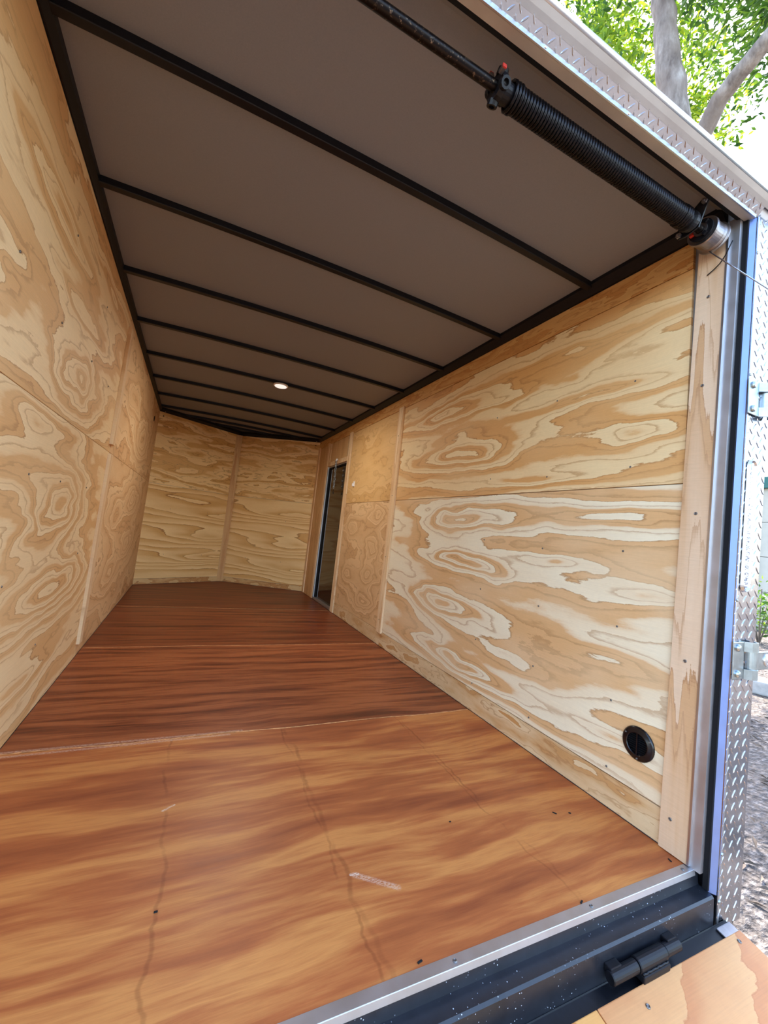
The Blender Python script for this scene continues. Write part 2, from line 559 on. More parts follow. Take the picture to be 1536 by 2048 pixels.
B_n = [(2.53, 1.05, 0.16, 0.07, 3.4), (2.56, 0.75, 0.16, 0.09, 3.2), (2.60, 0.50, 0.16, 0.08, 3.4), (2.66, 0.27, 0.16, 0.07, 3.4), (3.1, 0.9, 0.2, 0.1, 2.4), (3.1, 0.45, 0.2, 0.1, 2.4)]
M['ply_r_mid_low'] = plywood('pine_ply_knotty', 'yz', 11.0, B_n, cream=(226, 190, 142), tan=(204, 162, 114), dark=(160, 118, 76), grad=1.5, a1=0.8, a2=0.4,
                             stretch=(2.0, 4.0), jag=0.05)
M['ply_r_mid_up'] = plywood('pine_ply_plain', 'yz', 12.5, (), cream=(222, 182, 124), tan=(210, 166, 106), dark=(182, 136, 82), grad=2, a1=1.2, a2=0.5,
                            stretch=(1.5, 4.0), jag=0.06)
M['ply_r_far'] = plywood('pine_ply_straight', 'yz', 14.0, (), cream=(218, 178, 126), tan=(202, 158, 106), dark=(172, 126, 80), grad=0.5, a1=1.0, a2=0.4,
                         stretch=(12.0, 0.9), jag=0.04)
SEAM = 1.160
rpanel('plywood_sheet', 0.06, 2.238, 0.112, SEAM - 0.0015, M['ply_r_low'])
rpanel('plywood_sheet', 0.06, 2.238, SEAM + 0.0015, 1.928, M['ply_r_up'], 0.001)
rpanel('plywood_sheet', 2.242, 3.368, 0.112, SEAM - 0.0015, M['ply_r_mid_low'])
rpanel('plywood_sheet', 2.242, 3.368, SEAM + 0.0015, 1.928, M['ply_r_mid_up'], 0.001)
rpanel('plywood_sheet', 4.255, L, 0.0, 1.928, M['ply_r_far'])
rpanel('plywood_sheet', 3.53, 4.11, DZ1 + 0.058, 1.928, M['ply_r_far'])
rpanel('base_strip', 0.06, 3.368, 0.003, 0.109, M['strip'], 0.002)
rpanel('top_strip', 0.06, L, 1.931, 2.030, M['top_strip'], 0.002)
# battens
rpanel('batten', 2.195, 2.282, 0.10, 1.945, M['batten'], 0.014, 0.002)
rpanel('batten', 3.378, 3.462, 0.003, 1.945, M['batten'], 0.012, 0.002)
rpanel('batten', 4.185, 4.25, 0.003, 1.945, M['batten'], 0.010, 0.002)
rpanel('batten', 4.60, L, 0.003, 1.945, M['batten'], 0.012, 0.002)
rpanel('batten', 3.466, 4.182, DZ1 + 0.004, DZ1 + 0.055, M['batten'], 0.008, 0.002)
rpanel('batten', 4.115, 4.18, DZ1 + 0.058, 1.928, M['batten'], 0.008, 0.002)
# rear trim board, leaning with the rear frame
bm = bmesh.new()
add_prism(bm, [(ry(0.0, 0.003), 0.003), (0.082, 0.003), (0.037, 2.0), (ry(0.0, 2.0), 2.0)], 'x', W - 0.012, xi)
o = link('rear_trim_board', mesh_of(bm, 'rear_trim_board'), M['board'], wall_right)
for (y, z) in ((0.248, 1.574), (0.621, 1.59), (1.036, 1.597), (0.249, 1.236), (0.645, 0.895), (0.259, 0.916), (1.056, 0.641), (0.644, 0.633),
               (0.266, 0.636), (0.65, 0.365), (0.273, 0.368), (0.653, 0.14), (0.276, 0.135), (0.65, 1.23), (1.05, 1.25), (1.06, 0.91), (1.06, 0.37), (1.06, 0.14)):
    screw(wall_right, (W - 0.0005, y, z), (-1, 0, 0))
for (y, z) in ((0.003, 1.791), (0.010, 1.484), (0.014, 1.057), (0.027, 0.587), (0.050, 0.10)):
    screw(wall_right, (W - 0.0122, y, z), (-1, 0, 0), 1.25)
for z in (0.2, 0.7, 1.2, 1.7):
    screw(wall_right, (W - 0.0142, 2.24, z), (-1, 0, 0))

# ------------------------------------------------------------------ left wall
wall_left = tag(box('wall_left', (-0.145, 0.0, -0.10), (-0.012, L, 2.105), M['skin']), kind='structure')


def lpanel(name, y0, y1, z0, z1, mat, proud=0.0, bev=0.0012):
    return box(name, (-0.012, y0, z0), (proud, y1, z1), mat, wall_left, bev)


lc = dict(cream=(242, 212, 162), tan=(220, 172, 114), dark=(176, 126, 76))
BL_low = [(1.24, 0.83, 0.34, 0.14, 4.6), (1.45, 0.50, 0.45, 0.10, 4.2), (0.6, 0.95, 0.35, 0.07, 1.6), (0.7, 0.45, 0.4, 0.09, 1.5), (1.1, 0.2, 0.6, 0.05, 1.3), (0.9, 1.13, 0.35, 0.05, 1.5)]
M['ply_l_low'] = plywood('pine_ply_left_lower', 'yz', 21.0, BL_low, grad=1.6, a1=1.1, a2=0.4, stretch=(1.0, 4.5), jag=0.06, tilt=-0.2, stops=(0.46, 0.52, 0.58, 0.95), **lc)
BL_up = [(1.28, 1.36, 0.34, 0.10, 4.2), (1.2, 1.62, 0.5, 0.05, 2.0), (0.75, 1.78, 0.5, 0.06, 2.0), (0.45, 1.40, 0.20, 0.12, 2.0), (1.5, 1.9, 0.5, 0.05, 1.6)]
M['ply_l_up'] = plywood('pine_ply_left_upper', 'yz', 24.0, BL_up, grad=2.4, a1=1.2, a2=0.4, stretch=(0.9, 5.5), jag=0.07, stops=(0.46, 0.52, 0.58, 0.95), **lc)
lf = dict(cream=(232, 196, 148), tan=(212, 166, 116), dark=(160, 114, 72))
M['ply_lf_low'] = plywood('pine_ply_left_far_lower', 'yz', 27.0, [(3.5, 0.94, 0.3, 0.12, 3.6), (3.55, 0.55, 0.3, 0.12, 3.6), (2.8, 0.36, 0.3, 0.09, 2.4), (2.7, 0.8, 0.3, 0.1, 2.2)],
                          grad=1.6, a1=1.0, a2=0.4, stretch=(1.2, 4.0), jag=0.05, **lf)
M['ply_lf_up'] = plywood('pine_ply_left_far_upper', 'yz', 29.0, [(3.55, 1.5, 0.35, 0.14, 3.6), (2.7, 1.65, 0.4, 0.1, 2.4)], grad=1.8, a1=1.0, a2=0.4, stretch=(1.2, 4.0), jag=0.05, **lf)
SL = 1.187
lpanel('plywood_sheet', 0.03, 2.118, 0.003, SL - 0.0015, M['ply_l_low'], 0.0015)
lpanel('plywood_sheet', 0.03, 2.118, SL + 0.0015, 2.03, M['ply_l_up'])
lpanel('plywood_sheet', 2.122, L, 0.003, SL - 0.0015, M['ply_lf_low'], 0.001)
lpanel('plywood_sheet', 2.122, L, SL + 0.0015, 2.03, M['ply_lf_up'])
lpanel('batten', 2.085, 2.165, 0.075, SL - 0.010, M['batten'], 0.018, 0.002)
lpanel('batten', 2.080, 2.160, SL + 0.045, 1.955, M['batten'], 0.018, 0.002)
for (y, z) in ((0.56, 1.5), (0.95, 1.48), (1.4, 1.5), (1.8, 1.5), (0.9, 0.95), (1.25, 0.95), (1.7, 0.95), (0.85, 0.6), (1.3, 0.3), (1.75, 0.62), (0.95, 1.8), (1.5, 1.8)):
    screw(wall_left, (0.0012, y, z), (1, 0, 0))
# small dark oval hole high up by the nose corner
bm = bmesh.new()
add_lathe(bm, [(0.030, 0.0), (0.030, 0.004), (0.022, 0.005), (0.018, 0.001)], 16, 'x')
o = link('wire_hole_grommet', mesh_of(bm, 'grommet'), M['hole'], wall_left)
o.location = (0.0, 4.19, 1.835)

# ------------------------------------------------------------------ nose walls (V front)


def nose_wall(name, p0, p1, seeds, mats):
    p0, p1 = Vector((*p0, 0)), Vector((*p1, 0))
    d = p1 - p0
    ln = d.length
    ang = math.atan2(d.y, d.x)
    bm = bmesh.new()
    add_box(bm, (-0.05, 0.012, -0.1), (ln + 0.05, 0.10, 2.105))
    w = tag(link(name, mesh_of(bm, name), M['skin']), kind='structure')
    w.location = p0
    w.rotation_euler.z = ang
    box('plywood_sheet', (0.0, 0.0, 0.066), (ln, 0.012, 1.1785), mats[0], w)
    box('plywood_sheet', (0.0, 0.0005, 1.1815), (ln, 0.012, 2.03), mats[1], w)
    box('base_strip', (0.0, -0.0015, 0.002), (ln, 0.012, 0.063), mats[2], w)
    for zz in (0.35, 0.9, 1.45):
        for uu in (0.3, 0.8):
            screw(w, (uu, -0.001, zz), (0, -1, 0))
    return w, ln


nc = dict(cream=(246, 214, 156), tan=(216, 166, 100), dark=(150, 100, 50))
nstr = dict(grad=11.0, a1=1.3, a2=0.16, jag=0.07, warp=0.3, lines=0, stops=(0.25, 0.5, 0.8, 0.92))
M['n1'] = plywood('pine_ply_nose_left_lower', 'xz', 33.0, [(1.1, 0.86, (0.8, 0.3), 0.07, 3.0), (0.95, 0.60, (0.6, 0.3), 0.08, 3.0), (1.1, 0.32, (0.8, 0.3), 0.07, 3.2)], stretch=(0.9, 7.0), **nstr, **nc)
M['n2'] = plywood('pine_ply_nose_left_upper', 'xz', 35.0, (), stretch=(1.2, 6.0), grad=3.5, a1=1.8, a2=0.5, jag=0.10, stops=(0.46, 0.52, 0.58, 0.95), **nc)
M['n3'] = plywood('pine_ply_nose_right_lower', 'xz', 37.0, [(1.05, 0.98, (0.9, 0.3), 0.06, 3.0), (0.9, 0.55, (0.5, 0.4), 0.08, 2.8), (1.05, 0.24, (0.6, 0.3), 0.06, 3.0)], stretch=(0.9, 7.0), **nstr, **nc)
M['n4'] = plywood('pine_ply_nose_right_upper', 'xz', 39.0, (), stretch=(1.2, 6.0), grad=3.5, a1=1.8, a2=0.5, jag=0.10, stops=(0.46, 0.52, 0.58, 0.95), **nc)
M['nstrip'] = plywood('pine_base_strip_nose', 'xz', 41.0, grad=2.0, a1=1.2, a2=0.5, stretch=(2.2, 9.0), jag=0.05, cream=(220, 186, 134), tan=(190, 138, 84), dark=(150, 100, 56))
nwl, nln = nose_wall('wall_front_left', (0, L), (AX, L + A), 0, (M['n1'], M['n2'], M['nstrip']))
nwr, nrn = nose_wall('wall_front_right', (AX, L + A), (W, L), 0, (M['n3'], M['n4'], M['nstrip']))
# board down the apex, bent corner board at the right
o = box('apex_batten', (-0.05, -0.014, 0.002), (0.05, 0.012, 2.03), M['batten_x'], nwl, 0.003)
o.location = (nln - 0.04, -0.004, 0)
o.rotation_euler.z = -math.atan2(A, AX)
for (uu, w_) in ((nrn - 0.06, nwr), (0.05, nwl)):
    o = lathe('bolt_hole', [(0.008, 0.0), (0.008, 0.002), (0.005, 0.0025), (0.002, 0.001)], M['hole'], w_, 10, 'y')
    o.location = (uu, -0.001, 1.985)

# ------------------------------------------------------------------ ceiling


def bow(x):
    return 0.018 * (1 - ((x - W / 2) / (W / 2)) ** 2)


bm = bmesh.new()
nx = 12
CX = [-0.011 + (W + 0.022) * i / nx for i in range(nx + 1)]
rows = []
for y in (-0.092, 0.2, L, None):
    row = []
    for x in CX:
        yy = y if y is not None else L + A * (1 - abs(x - AX) / (W / 2)) + 0.013
        row.append((bm.verts.new((x, yy, H + 0.020 + bow(x))), bm.verts.new((x, yy, H + 0.030 + bow(x)))))
    rows.append(row)
for a, b in zip(rows, rows[1:]):
    for i in range(nx):
        bm.faces.new((a[i][0], a[i + 1][0], b[i + 1][0], b[i][0]))
        bm.faces.new((a[i][1], b[i][1], b[i + 1][1], a[i + 1][1]))
ceiling = tag(link('ceiling', mesh_of(bm, 'ceiling'), M['liner']), kind='structure')
for p in ceiling.data.polygons: p.use_smooth = True


def rib(yl, x0, x1, skew=0.0):
    n = 14
    bm = bmesh.new()
    w, d = 0.030, 0.026
    sec = []
    for i in range(n + 1):
        x = x0 + (x1 - x0) * i / n
        y = yl + skew * i / n
        zb = H - 0.006 + bow(x)
        sec.append([bm.verts.new(p) for p in ((x, y + w, zb + d), (x, y + w, zb + 0.002), (x, y + w - 0.002, zb), (x, y + 0.002, zb), (x, y, zb + 0.002), (x, y, zb + d))])
    for a, b in zip(sec, sec[1:]):
        for k in range(6):
            bm.faces.new((a[k], a[(k + 1) % 6], b[(k + 1) % 6], b[k]))
    bm.faces.new(sec[0]); bm.faces.new(sec[-1][::-1])
    return link('roof_rib', mesh_of(bm, 'roof_rib'), M['black'], ceiling)


for k in range(8):
    rib((0.412, 0.992, 1.595, 2.185, 2.775, 3.365, 3.955, 4.50)[k], 0.015, W - 0.03, (0.034, 0.034, 0.008, 0, 0, 0, 0, 0)[k])
rib(4.80, 0.26, W - 0.26)
rib(5.02, 0.62, W - 0.62)
# black cove channels where walls meet ceiling
prism('cove_channel', [(0.0, 2.032), (0.006, 2.032), (0.020, 2.052), (0.020, 2.079), (0.0, 2.079)], 'y', -0.04, L, M['black'], ceiling)
prism('cove_channel', [(W, 2.032), (W, 2.079), (W - 0.040, 2.079), (W - 0.040, 2.060), (W - 0.012, 2.032)], 'y', -0.04, L, M['black'], ceiling)
for (p0, p1, ln, an) in (((0, L), (AX, L + A), nln, math.atan2(A, AX)), ((AX, L + A), (W, L), nrn, math.atan2(-A, W - AX))):
    o = prism('cove_channel', [(0.0, 2.030), (0.0, 2.082), (-0.035, 2.082), (-0.035, 2.056), (-0.010, 2.030)], 'x', 0.0, ln, M['black'], ceiling)
    o.location = (*p0, 0)
    o.rotation_euler.z = an
for (x, z_) in ((0.06, 0), (W - 0.06, 0)):
    o = lathe('rivet', [(0.007, 0), (0.007, -0.002), (0.003, -0.004)], M['alu_bright'], ceiling, 10, 'z')
    o.location = (x, L - 0.02, 2.030)

# roof skin above
bm = bmesh.new()
add_prism(bm, [(-0.145, -0.04), (W + 0.145, -0.04), (W + 0.145, L + 0.05), (AX, L + A + 0.12), (-0.145, L + 0.05)], 'z', 2.107, 2.122)
roof = tag(link('roof', mesh_of(bm, 'roof'), M['alu']), kind='structure')

# ------------------------------------------------------------------ rear frame (header and jambs)
M['soffit'] = plain('dull_mill_aluminium', srgb(214, 208, 200), 0.6, 0.85, 0.05, 12)
M['sky_tint'] = plain('sky_tinted_aluminium', srgb(126, 146, 196), 0.5, 0.8, 0.06, 12)  # blue sky reflection of the jamb strips painted into the base colour
JX = 1.985                # inner face of the outer jamb strip
OX = 2.128                # outside corner
OF = -0.060               # outer face (before tilt)
HZ = 2.012                # underside of the header channel


def tilted(pts):          # (yp, z) outline -> leaned
    return [(ry(a, b), b) for a, b in pts]


bm = bmesh.new()
zt = 2.106
for (xa, xb) in ((JX + 0.020, OX - 0.003), (-0.145, -0.035)):
    add_prism(bm, tilted([(OF + 0.004, -0.14), (-0.002, -0.14), (-0.002, zt), (OF + 0.004, zt)]), 'x', xa, xb)
add_prism(bm, tilted([(OF + 0.004, HZ + 0.022), (-0.036, HZ + 0.022), (-0.036, HZ + 0.052), (-0.012, HZ + 0.085), (-0.012, zt), (OF + 0.004, zt)]), 'x', -0.034, JX + 0.019)
wall_rear = tag(link('wall_rear', mesh_of(bm, 'wall_rear'), M['black']), kind='structure')

# inner aluminium angles on the wall edge, black seals, bright jamb strips
for side, sg in ((W, 1), (0.0, -1)):
    def sx(v): return side + sg * v
    a, b = sorted((sx(-0.0135), sx(0.030)))
    prism('aluminium_angle', tilted([(-0.032, 0.0), (-0.002, 0.0), (-0.002, 2.03), (-0.032, 2.03)]), 'x', *sorted((sx(-0.006), sx(0.010))), M['alu'], wall_rear)
    prism('aluminium_angle_lip', tilted([(-0.006, 0.004), (0.000, 0.004), (0.000, 2.0), (-0.006, 2.0)]), 'x', *sorted((sx(-0.0145), sx(-0.006))), M['alu_bright'], wall_rear)
    prism('door_seal', tilted([(-0.046, -0.04), (-0.032, -0.04), (-0.032, HZ + 0.005), (-0.046, HZ + 0.005)]), 'x', *sorted((sx(0.010), sx(0.034))), M['black_matte'], wall_rear)
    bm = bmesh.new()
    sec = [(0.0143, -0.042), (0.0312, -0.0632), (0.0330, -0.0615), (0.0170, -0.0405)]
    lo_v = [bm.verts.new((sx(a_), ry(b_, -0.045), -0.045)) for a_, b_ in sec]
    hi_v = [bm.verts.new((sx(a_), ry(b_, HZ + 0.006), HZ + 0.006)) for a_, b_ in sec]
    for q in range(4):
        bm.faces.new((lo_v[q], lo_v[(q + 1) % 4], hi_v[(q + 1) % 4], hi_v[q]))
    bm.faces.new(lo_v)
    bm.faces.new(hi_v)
    link('jamb_strip', mesh_of(bm, 'jamb_strip'), M['sky_tint'], wall_rear)
    prism('jamb_edge_trim', tilted([(OF - 0.0035, -0.14), (OF, -0.14), (OF, HZ + 0.010), (OF - 0.0035, HZ + 0.010)]), 'x', *sorted((sx(0.0310), sx(0.0385))), M['alu_bright'], wall_rear)
# header channel: soffit (mill aluminium), seal and bright lower edge
prism('header_soffit', tilted([(OF + 0.001, HZ), (-0.034, HZ + 0.004), (-0.034, HZ + 0.010), (OF + 0.001, HZ + 0.006)]), 'x', -0.012, JX, M['soffit'], wall_rear)
prism('header_seal', tilted([(-0.036, HZ + 0.004), (-0.020, HZ + 0.010), (-0.018, HZ + 0.035), (-0.036, HZ + 0.035)]), 'x', -0.012, JX, M['black_matte'], wall_rear)
prism('header_edge_trim', tilted([(OF - 0.0035, HZ - 0.001), (OF, HZ - 0.001), (OF, HZ + 0.011), (OF - 0.0035, HZ + 0.011)]), 'x', -0.016, JX + 0.002, M['alu_bright'], wall_rear)
prism('header_liner', tilted([(-0.022, HZ + 0.030), (0.020, HZ + 0.060), (0.020, HZ + 0.066), (-0.022, HZ + 0.036)]), 'x', 0.0, W, M['liner'], wall_rear)
prism('header_crease_trim', tilted([(-0.0245, HZ + 0.026), (-0.021, HZ + 0.0275), (-0.021, HZ + 0.030), (-0.0245, HZ + 0.029)]), 'x', 0.0, W, M['alu'], wall_rear)


# tread plate with raised lozenges
def treads(name, u0, u1, v0, v1, pu, pv, parent, M3, flip=1.0, sc=1.0, mg=0.008):
    """joined raised bars on a face; M3 maps (u, v, n) to the world"""
    bm = bmesh.new()
    lg, wd, ht = 0.0125 * sc, 0.0029 * sc, 0.0018
    ring = []
    nu, nv = int((u1 - u0) / pu) + 2, int((v1 - v0) / pv) + 2
    for i in range(nu):
        for j in range(nv):
            for k in (0, 1):
                cu = u0 + (i + 0.25 + 0.5 * k) * pu
                cv = v0 + (j + 0.25 + 0.5 * k) * pv
                if not (u0 + 0.008 < cu < u1 - 0.006 and v0 + mg < cv < v1 - mg): continue
                ang = (0.85 if k == 0 else -0.85) * flip
                ca, sa = math.cos(ang), math.sin(ang)
                def P(a, b, n): return bm.verts.new(M3(cu + a * ca - b * sa, cv + a * sa + b * ca, n))
                out = [P(lg * x, wd * y, 0) for x, y in ((-1, 0), (-.6, -.9), (0, -1), (.6, -.9), (1, 0), (.6, .9), (0, 1), (-.6, .9))]
                top = [P(lg * .72 * x, wd * .45 * y, ht) for x, y in ((-1, 0), (-.6, -.9), (0, -1), (.6, -.9), (1, 0), (.6, .9), (0, 1), (-.6, .9))]
                for q in range(8):
                    bm.faces.new((out[q], out[(q + 1) % 8], top[(q + 1) % 8], top[q]))
                bm.faces.new(top)
    me = mesh_of(bm, name)
    o = link(name, me, M['plate'], parent)
    o['kind'] = 'stuff'
    return o


DT0, DT1 = HZ + 0.010, 2.050
jp = prism('diamond_plate', tilted([(OF - 0.002, -0.14), (OF + 0.002, -0.14), (OF + 0.002, DT1), (OF - 0.002, DT1)]), 'x', JX + 0.014, OX, M['plate'], wall_rear)
treads('raised_treads', JX + 0.014, OX, -0.14, DT1, 0.043, 0.036, jp, lambda u, v, n: (u, ry(OF - 0.002 - n, v), v), 1, 1.2)
PB, PT = Vector((0, -0.1065, 2.021)), Vector((0, -0.1245, 2.0420))      # header plate leans out over the opening
pd = (PT - PB)
pl = pd.length
pd.normalize()
pn = Vector((0, -pd.z, pd.y))
hp = prism('diamond_plate', [(PB.y, PB.z), (PT.y, PT.z), (PT.y + 0.003, PT.z + 0.002), (PB.y + 0.004, PB.z + 0.002)], 'x', -0.03, JX + 0.014, M['plate'], wall_rear)
treads('raised_treads', -0.03, JX + 0.014, 0.0, pl, 0.040, 0.0190, hp, lambda u, v, n: (u, PB.y + pd.y * v + pn.y * n, PB.z + pd.z * v + pn.z * n), -1, 0.85, 0.003)
lp = prism('diamond_plate', tilted([(OF - 0.002, -0.14), (OF + 0.002, -0.14), (OF + 0.002, DT1), (OF - 0.002, DT1)]), 'x', -0.143, -0.030, M['plate'], wall_rear)
# returned edge of the plate round the side wall
prism('diamond_plate_return', tilted([(OF - 0.001, -0.14), (0.10, -0.14), (0.10, DT1), (OF - 0.001, DT1)]), 'x', OX, OX + 0.0025, M['plate'], wall_rear)
# overhanging roof trim: coved underside then a bull-nose bead
M['cove'] = plain('brushed_cove_aluminium', srgb(176, 172, 170), 0.30, 1.0, 0.06, 6)
prism('roof_cove_trim', [(-0.1245, 2.0415), (-0.1335, 2.0515), (-0.1425, 2.0630), (-0.1405, 2.0650), (-0.1220, 2.0440)], 'x', -0.16, W + 0.16, M['cove'], wall_rear)
bead = [(-0.1420 + 0.0075 * math.cos(a), 2.0725 + 0.0095 * math.sin(a)) for a in [2 * PI * k / 14 for k in range(14)]]
o = prism('roof_bead_trim', bead, 'x', -0.16, W + 0.16, M['alu_bright'], wall_rear)
for p in o.data.polygons: p.use_smooth = len(p.vertices) == 4
prism('roof_edge_flashing', [(-0.140, 2.0815), (-0.110, 2.106), (-0.02, 2.127), (-0.02, 2.123), (-0.105, 2.100), (-0.132, 2.076)], 'x', -0.16, W + 0.16, M['alu'], wall_rear)
prism('header_backing', [(-0.1040, 2.024), (-0.1200, 2.046), (-0.132, 2.0720), (-0.106, 2.096), (-0.0975, 2.096), (-0.0975, 2.030)], 'x', -0.14, W + 0.14, M['alu'], wall_rear)
# rivets on the trims
for x in np.arange(0.2, 1.95, 0.29):
    o = lathe('rivet', [(0.004, 0), (0.0035, -0.0015), (0.0015, -0.0028)], M['alu_bright'], wall_rear, 8, 'y')
    o.location = (float(x), ry(OF - 0.0035, HZ + 0.005), HZ + 0.005)
for z in (-0.06, 0.07, 0.80, 1.43, 1.50, 1.90):
    o = lathe('rivet', [(0.005, 0), (0.0045, -0.002), (0.002, -0.0035)], M['galv'], wall_rear, 8, 'y')
    o.location = (W + 0.035, ry(OF - 0.0035, z), z)

# ------------------------------------------------------------------ threshold (black sill with an aluminium nosing)
LZ = -0.043
trim_1 = tag(prism('trim_1', [(0.02, -0.005), (0.02, -0.30), (OF, -0.30), (OF, LZ - 0.005), (OF + 0.005, LZ), (-0.020, LZ + 0.003), (-0.016, -0.012), (0.0, -0.005)], 'x', -0.02, JX - 0.001, M['sill']), kind='structure')
nos = prism('aluminium_nosing', [(0.008, 0.001), (-0.0155, 0.001), (-0.0165, 0.0), (-0.0185, -0.014), (-0.0165, -0.014), (-0.0150, -0.001), (0.008, -0.001)], 'x', 0.0, W - 0.001, M['alu'], trim_1)
for x in (0.25, 0.68, 1.12, 1.54, 1.93):
    screw(nos, (x, -0.005, 0.001), (0, 0, 1), 1.2)

# ------------------------------------------------------------------ side door in the right wall
door_1 = empty('door_1', (0, 0, 0))
tag(door_1, kind='structure')
t = NT('tinted_dark_door')
co, X, Y, Z = t.coords()
nn = t.noise(co, 2.0, 2, 0.5)
M['door'] = t.done(t.mix(nn, srgb(24, 20, 18), srgb(36, 28, 23)), 0.09, 0, 0.6)
box('door_leaf', (W + 0.026, DY0 + 0.012, DZ0 + 0.012), (W + 0.060, DY1 - 0.012, DZ1 - 0.012), M['door'], door_1, 0.003)
bm = bmesh.new()
for lo, hi in (((W - 0.004, DY1 - 0.012, DZ0), (W + 0.10, DY1 + 0.010, DZ1)), ((W + 0.004, DY0 - 0.010, DZ0), (W + 0.10, DY0 + 0.012, DZ1)),
               ((W + 0.004, DY0 - 0.010, DZ1 - 0.012), (W + 0.10, DY1 + 0.010, DZ1 + 0.010)), ((W - 0.006, DY0 - 0.010, DZ0 - 0.010), (W + 0.10, DY1 + 0.010, DZ0 + 0.012))):
    add_box(bm, lo, hi)
link('door_frame', mesh_of(bm, 'door_frame'), M['alu'], door_1)
bm = bmesh.new()
for lo, hi in (((W + 0.010, DY1 - 0.034, DZ0 + .012), (W + 0.026, DY1 - 0.012, DZ1 - .012)), ((W + 0.010, DY0 + 0.012, DZ0 + .012), (W + 0.026, DY0 + 0.024, DZ1 - .012)),
               ((W + 0.010, DY0 + 0.024, DZ1 - 0.026), (W + 0.026, DY1 - 0.034, DZ1 - 0.012))):
    add_box(bm, lo, hi)
link('door_gasket', mesh_of(bm, 'door_gasket'), M['black_matte'], door_1)
box('door_latch', (W + 0.010, DY0 + 0.05, 0.78), (W + 0.026, DY0 + 0.085, 0.93), M['black'], door_1, 0.004)

# ------------------------------------------------------------------ things: dome lamp
dl = empty('dome_light', (1.045, 2.800, H - 0.006 + bow(1.045)))
tag(dl, 'round white dome light mounted on a black ceiling rib', 'ceiling light')
lathe('base', [(0.062, 0.0), (0.064, -0.004), (0.062, -0.010), (0.054, -0.012)], M['white'], dl, 32, 'z', smooth=True)
t = NT('frosted_lens')
co, X, Y, Z = t.coords()
M['lens'] = t.done(t.mix(t.noise(co, 40, 2, 0.5), srgb(224, 216, 210), srgb(232, 226, 220)), 0.35, 0, 0.4)
t.b.inputs['Emission Color'].default_value = (1.0, 0.94, 0.88, 1)
t.b.inputs['Emission Strength'].default_value = 0.35
la = bpy.data.lights.new('dome_lamp', 'AREA')
la.shape = 'DISK'
la.size = 0.10
la.energy = 7.0
la.color = (1.0, 0.93, 0.84)
lo_ = bpy.data.objects.new('dome_lamp', la)
C.objects.link(lo_)
lo_.parent = dl
lo_.location = (0, 0, -0.026)
lathe('lens', [(0.054, -0.010), (0.050, -0.016), (0.036, -0.021), (0.018, -0.0235), (0.004, -0.024)], M['lens'], dl, 32, 'z', smooth=True)

# ------------------------------------------------------------------ things: round floor vent on the right wall
vt = empty('round_vent', (W, 0.166, 0.267))
tag(vt, 'round black plastic louvred vent low on the right plywood wall', 'vent')
lathe('flange', [(0.055, -0.0), (0.055, -0.004), (0.050, -0.007), (0.042, -0.0075), (0.038, -0.011), (0.035, -0.011), (0.035, 0.0)], M['black_plastic'], vt, 40, 'x', closed=True, smooth=True)
lathe('backplate', [(0.036, 0.0), (0.036, -0.0015)], M['hole'], vt, 32, 'x')
bm = bmesh.new()
add_box(bm, (-0.0105, -0.002, -0.035), (-0.003, 0.002, 0.035))
link('centre_bar', mesh_of(bm, 'centre_bar'), M['black_plastic'], vt)
for k in range(9):
    z = -0.028 + 0.007 * k
    hw = math.sqrt(0.0352 ** 2 - z ** 2)
    for s in (-1, 1):
        bm = bmesh.new()
        y0, y1 = sorted((s * 0.002, s * hw))
        add_prism(bm, [(-0.0095, z + 0.0026), (-0.0085, z + 0.0034), (-0.0025, z - 0.0018), (-0.0035, z - 0.0026)], 'y', y0, y1)
        link('louvre', mesh_of(bm, 'louvre'), M['black_plastic'], vt)
for a in (0.5, 2.6, 4.7):
    screw(vt, (-0.0072, 0.047 * math.cos(a), 0.047 * math.sin(a)), (-1, 0, 0), 0.7)

# ------------------------------------------------------------------ things: torsion spring assembly
SY, SZ = -0.020, 1.972
ts = empty('torsion_spring', (0.0, SY, SZ))
tag(ts, 'black coiled torsion spring on a greasy steel shaft under the rear header', 'spring')
tube('shaft', [(0.02 + i * 0.12, 0, 0) for i in range(17)], 0.0125, M['shaft'], ts, 14)
bm = bmesh.new()
turns, x0, x1 = 76, 1.045, 1.765
pts = []
seg = 14
for i in range(turns * seg + 1):
    a = 2 * PI * i / seg
    f = i / (turns * seg)
    r = 0.0262 + (0.0028 if f < 0.035 else 0) + (0.0022 if f > 0.965 else 0)
    pts.append((x0 + (x1 - x0) * f, r * math.cos(a), r * math.sin(a)))
add_tube(bm, pts, 0.0045, 6)
link('coil', mesh_of(bm, 'coil'), M['spring'], ts, True)


def cone(x, sg, name):
    c = lathe(name, [(0.0128, 0.0), (0.030, 0.0), (0.031, 0.006), (0.031, 0.016), (0.0235, 0.020), (0.0225, 0.050), (0.0128, 0.052)], M['black'], ts, 24, 'x', closed=True)
    c.location = (x, 0, 0)
    c.scale = (sg, 1, 1)
    return c


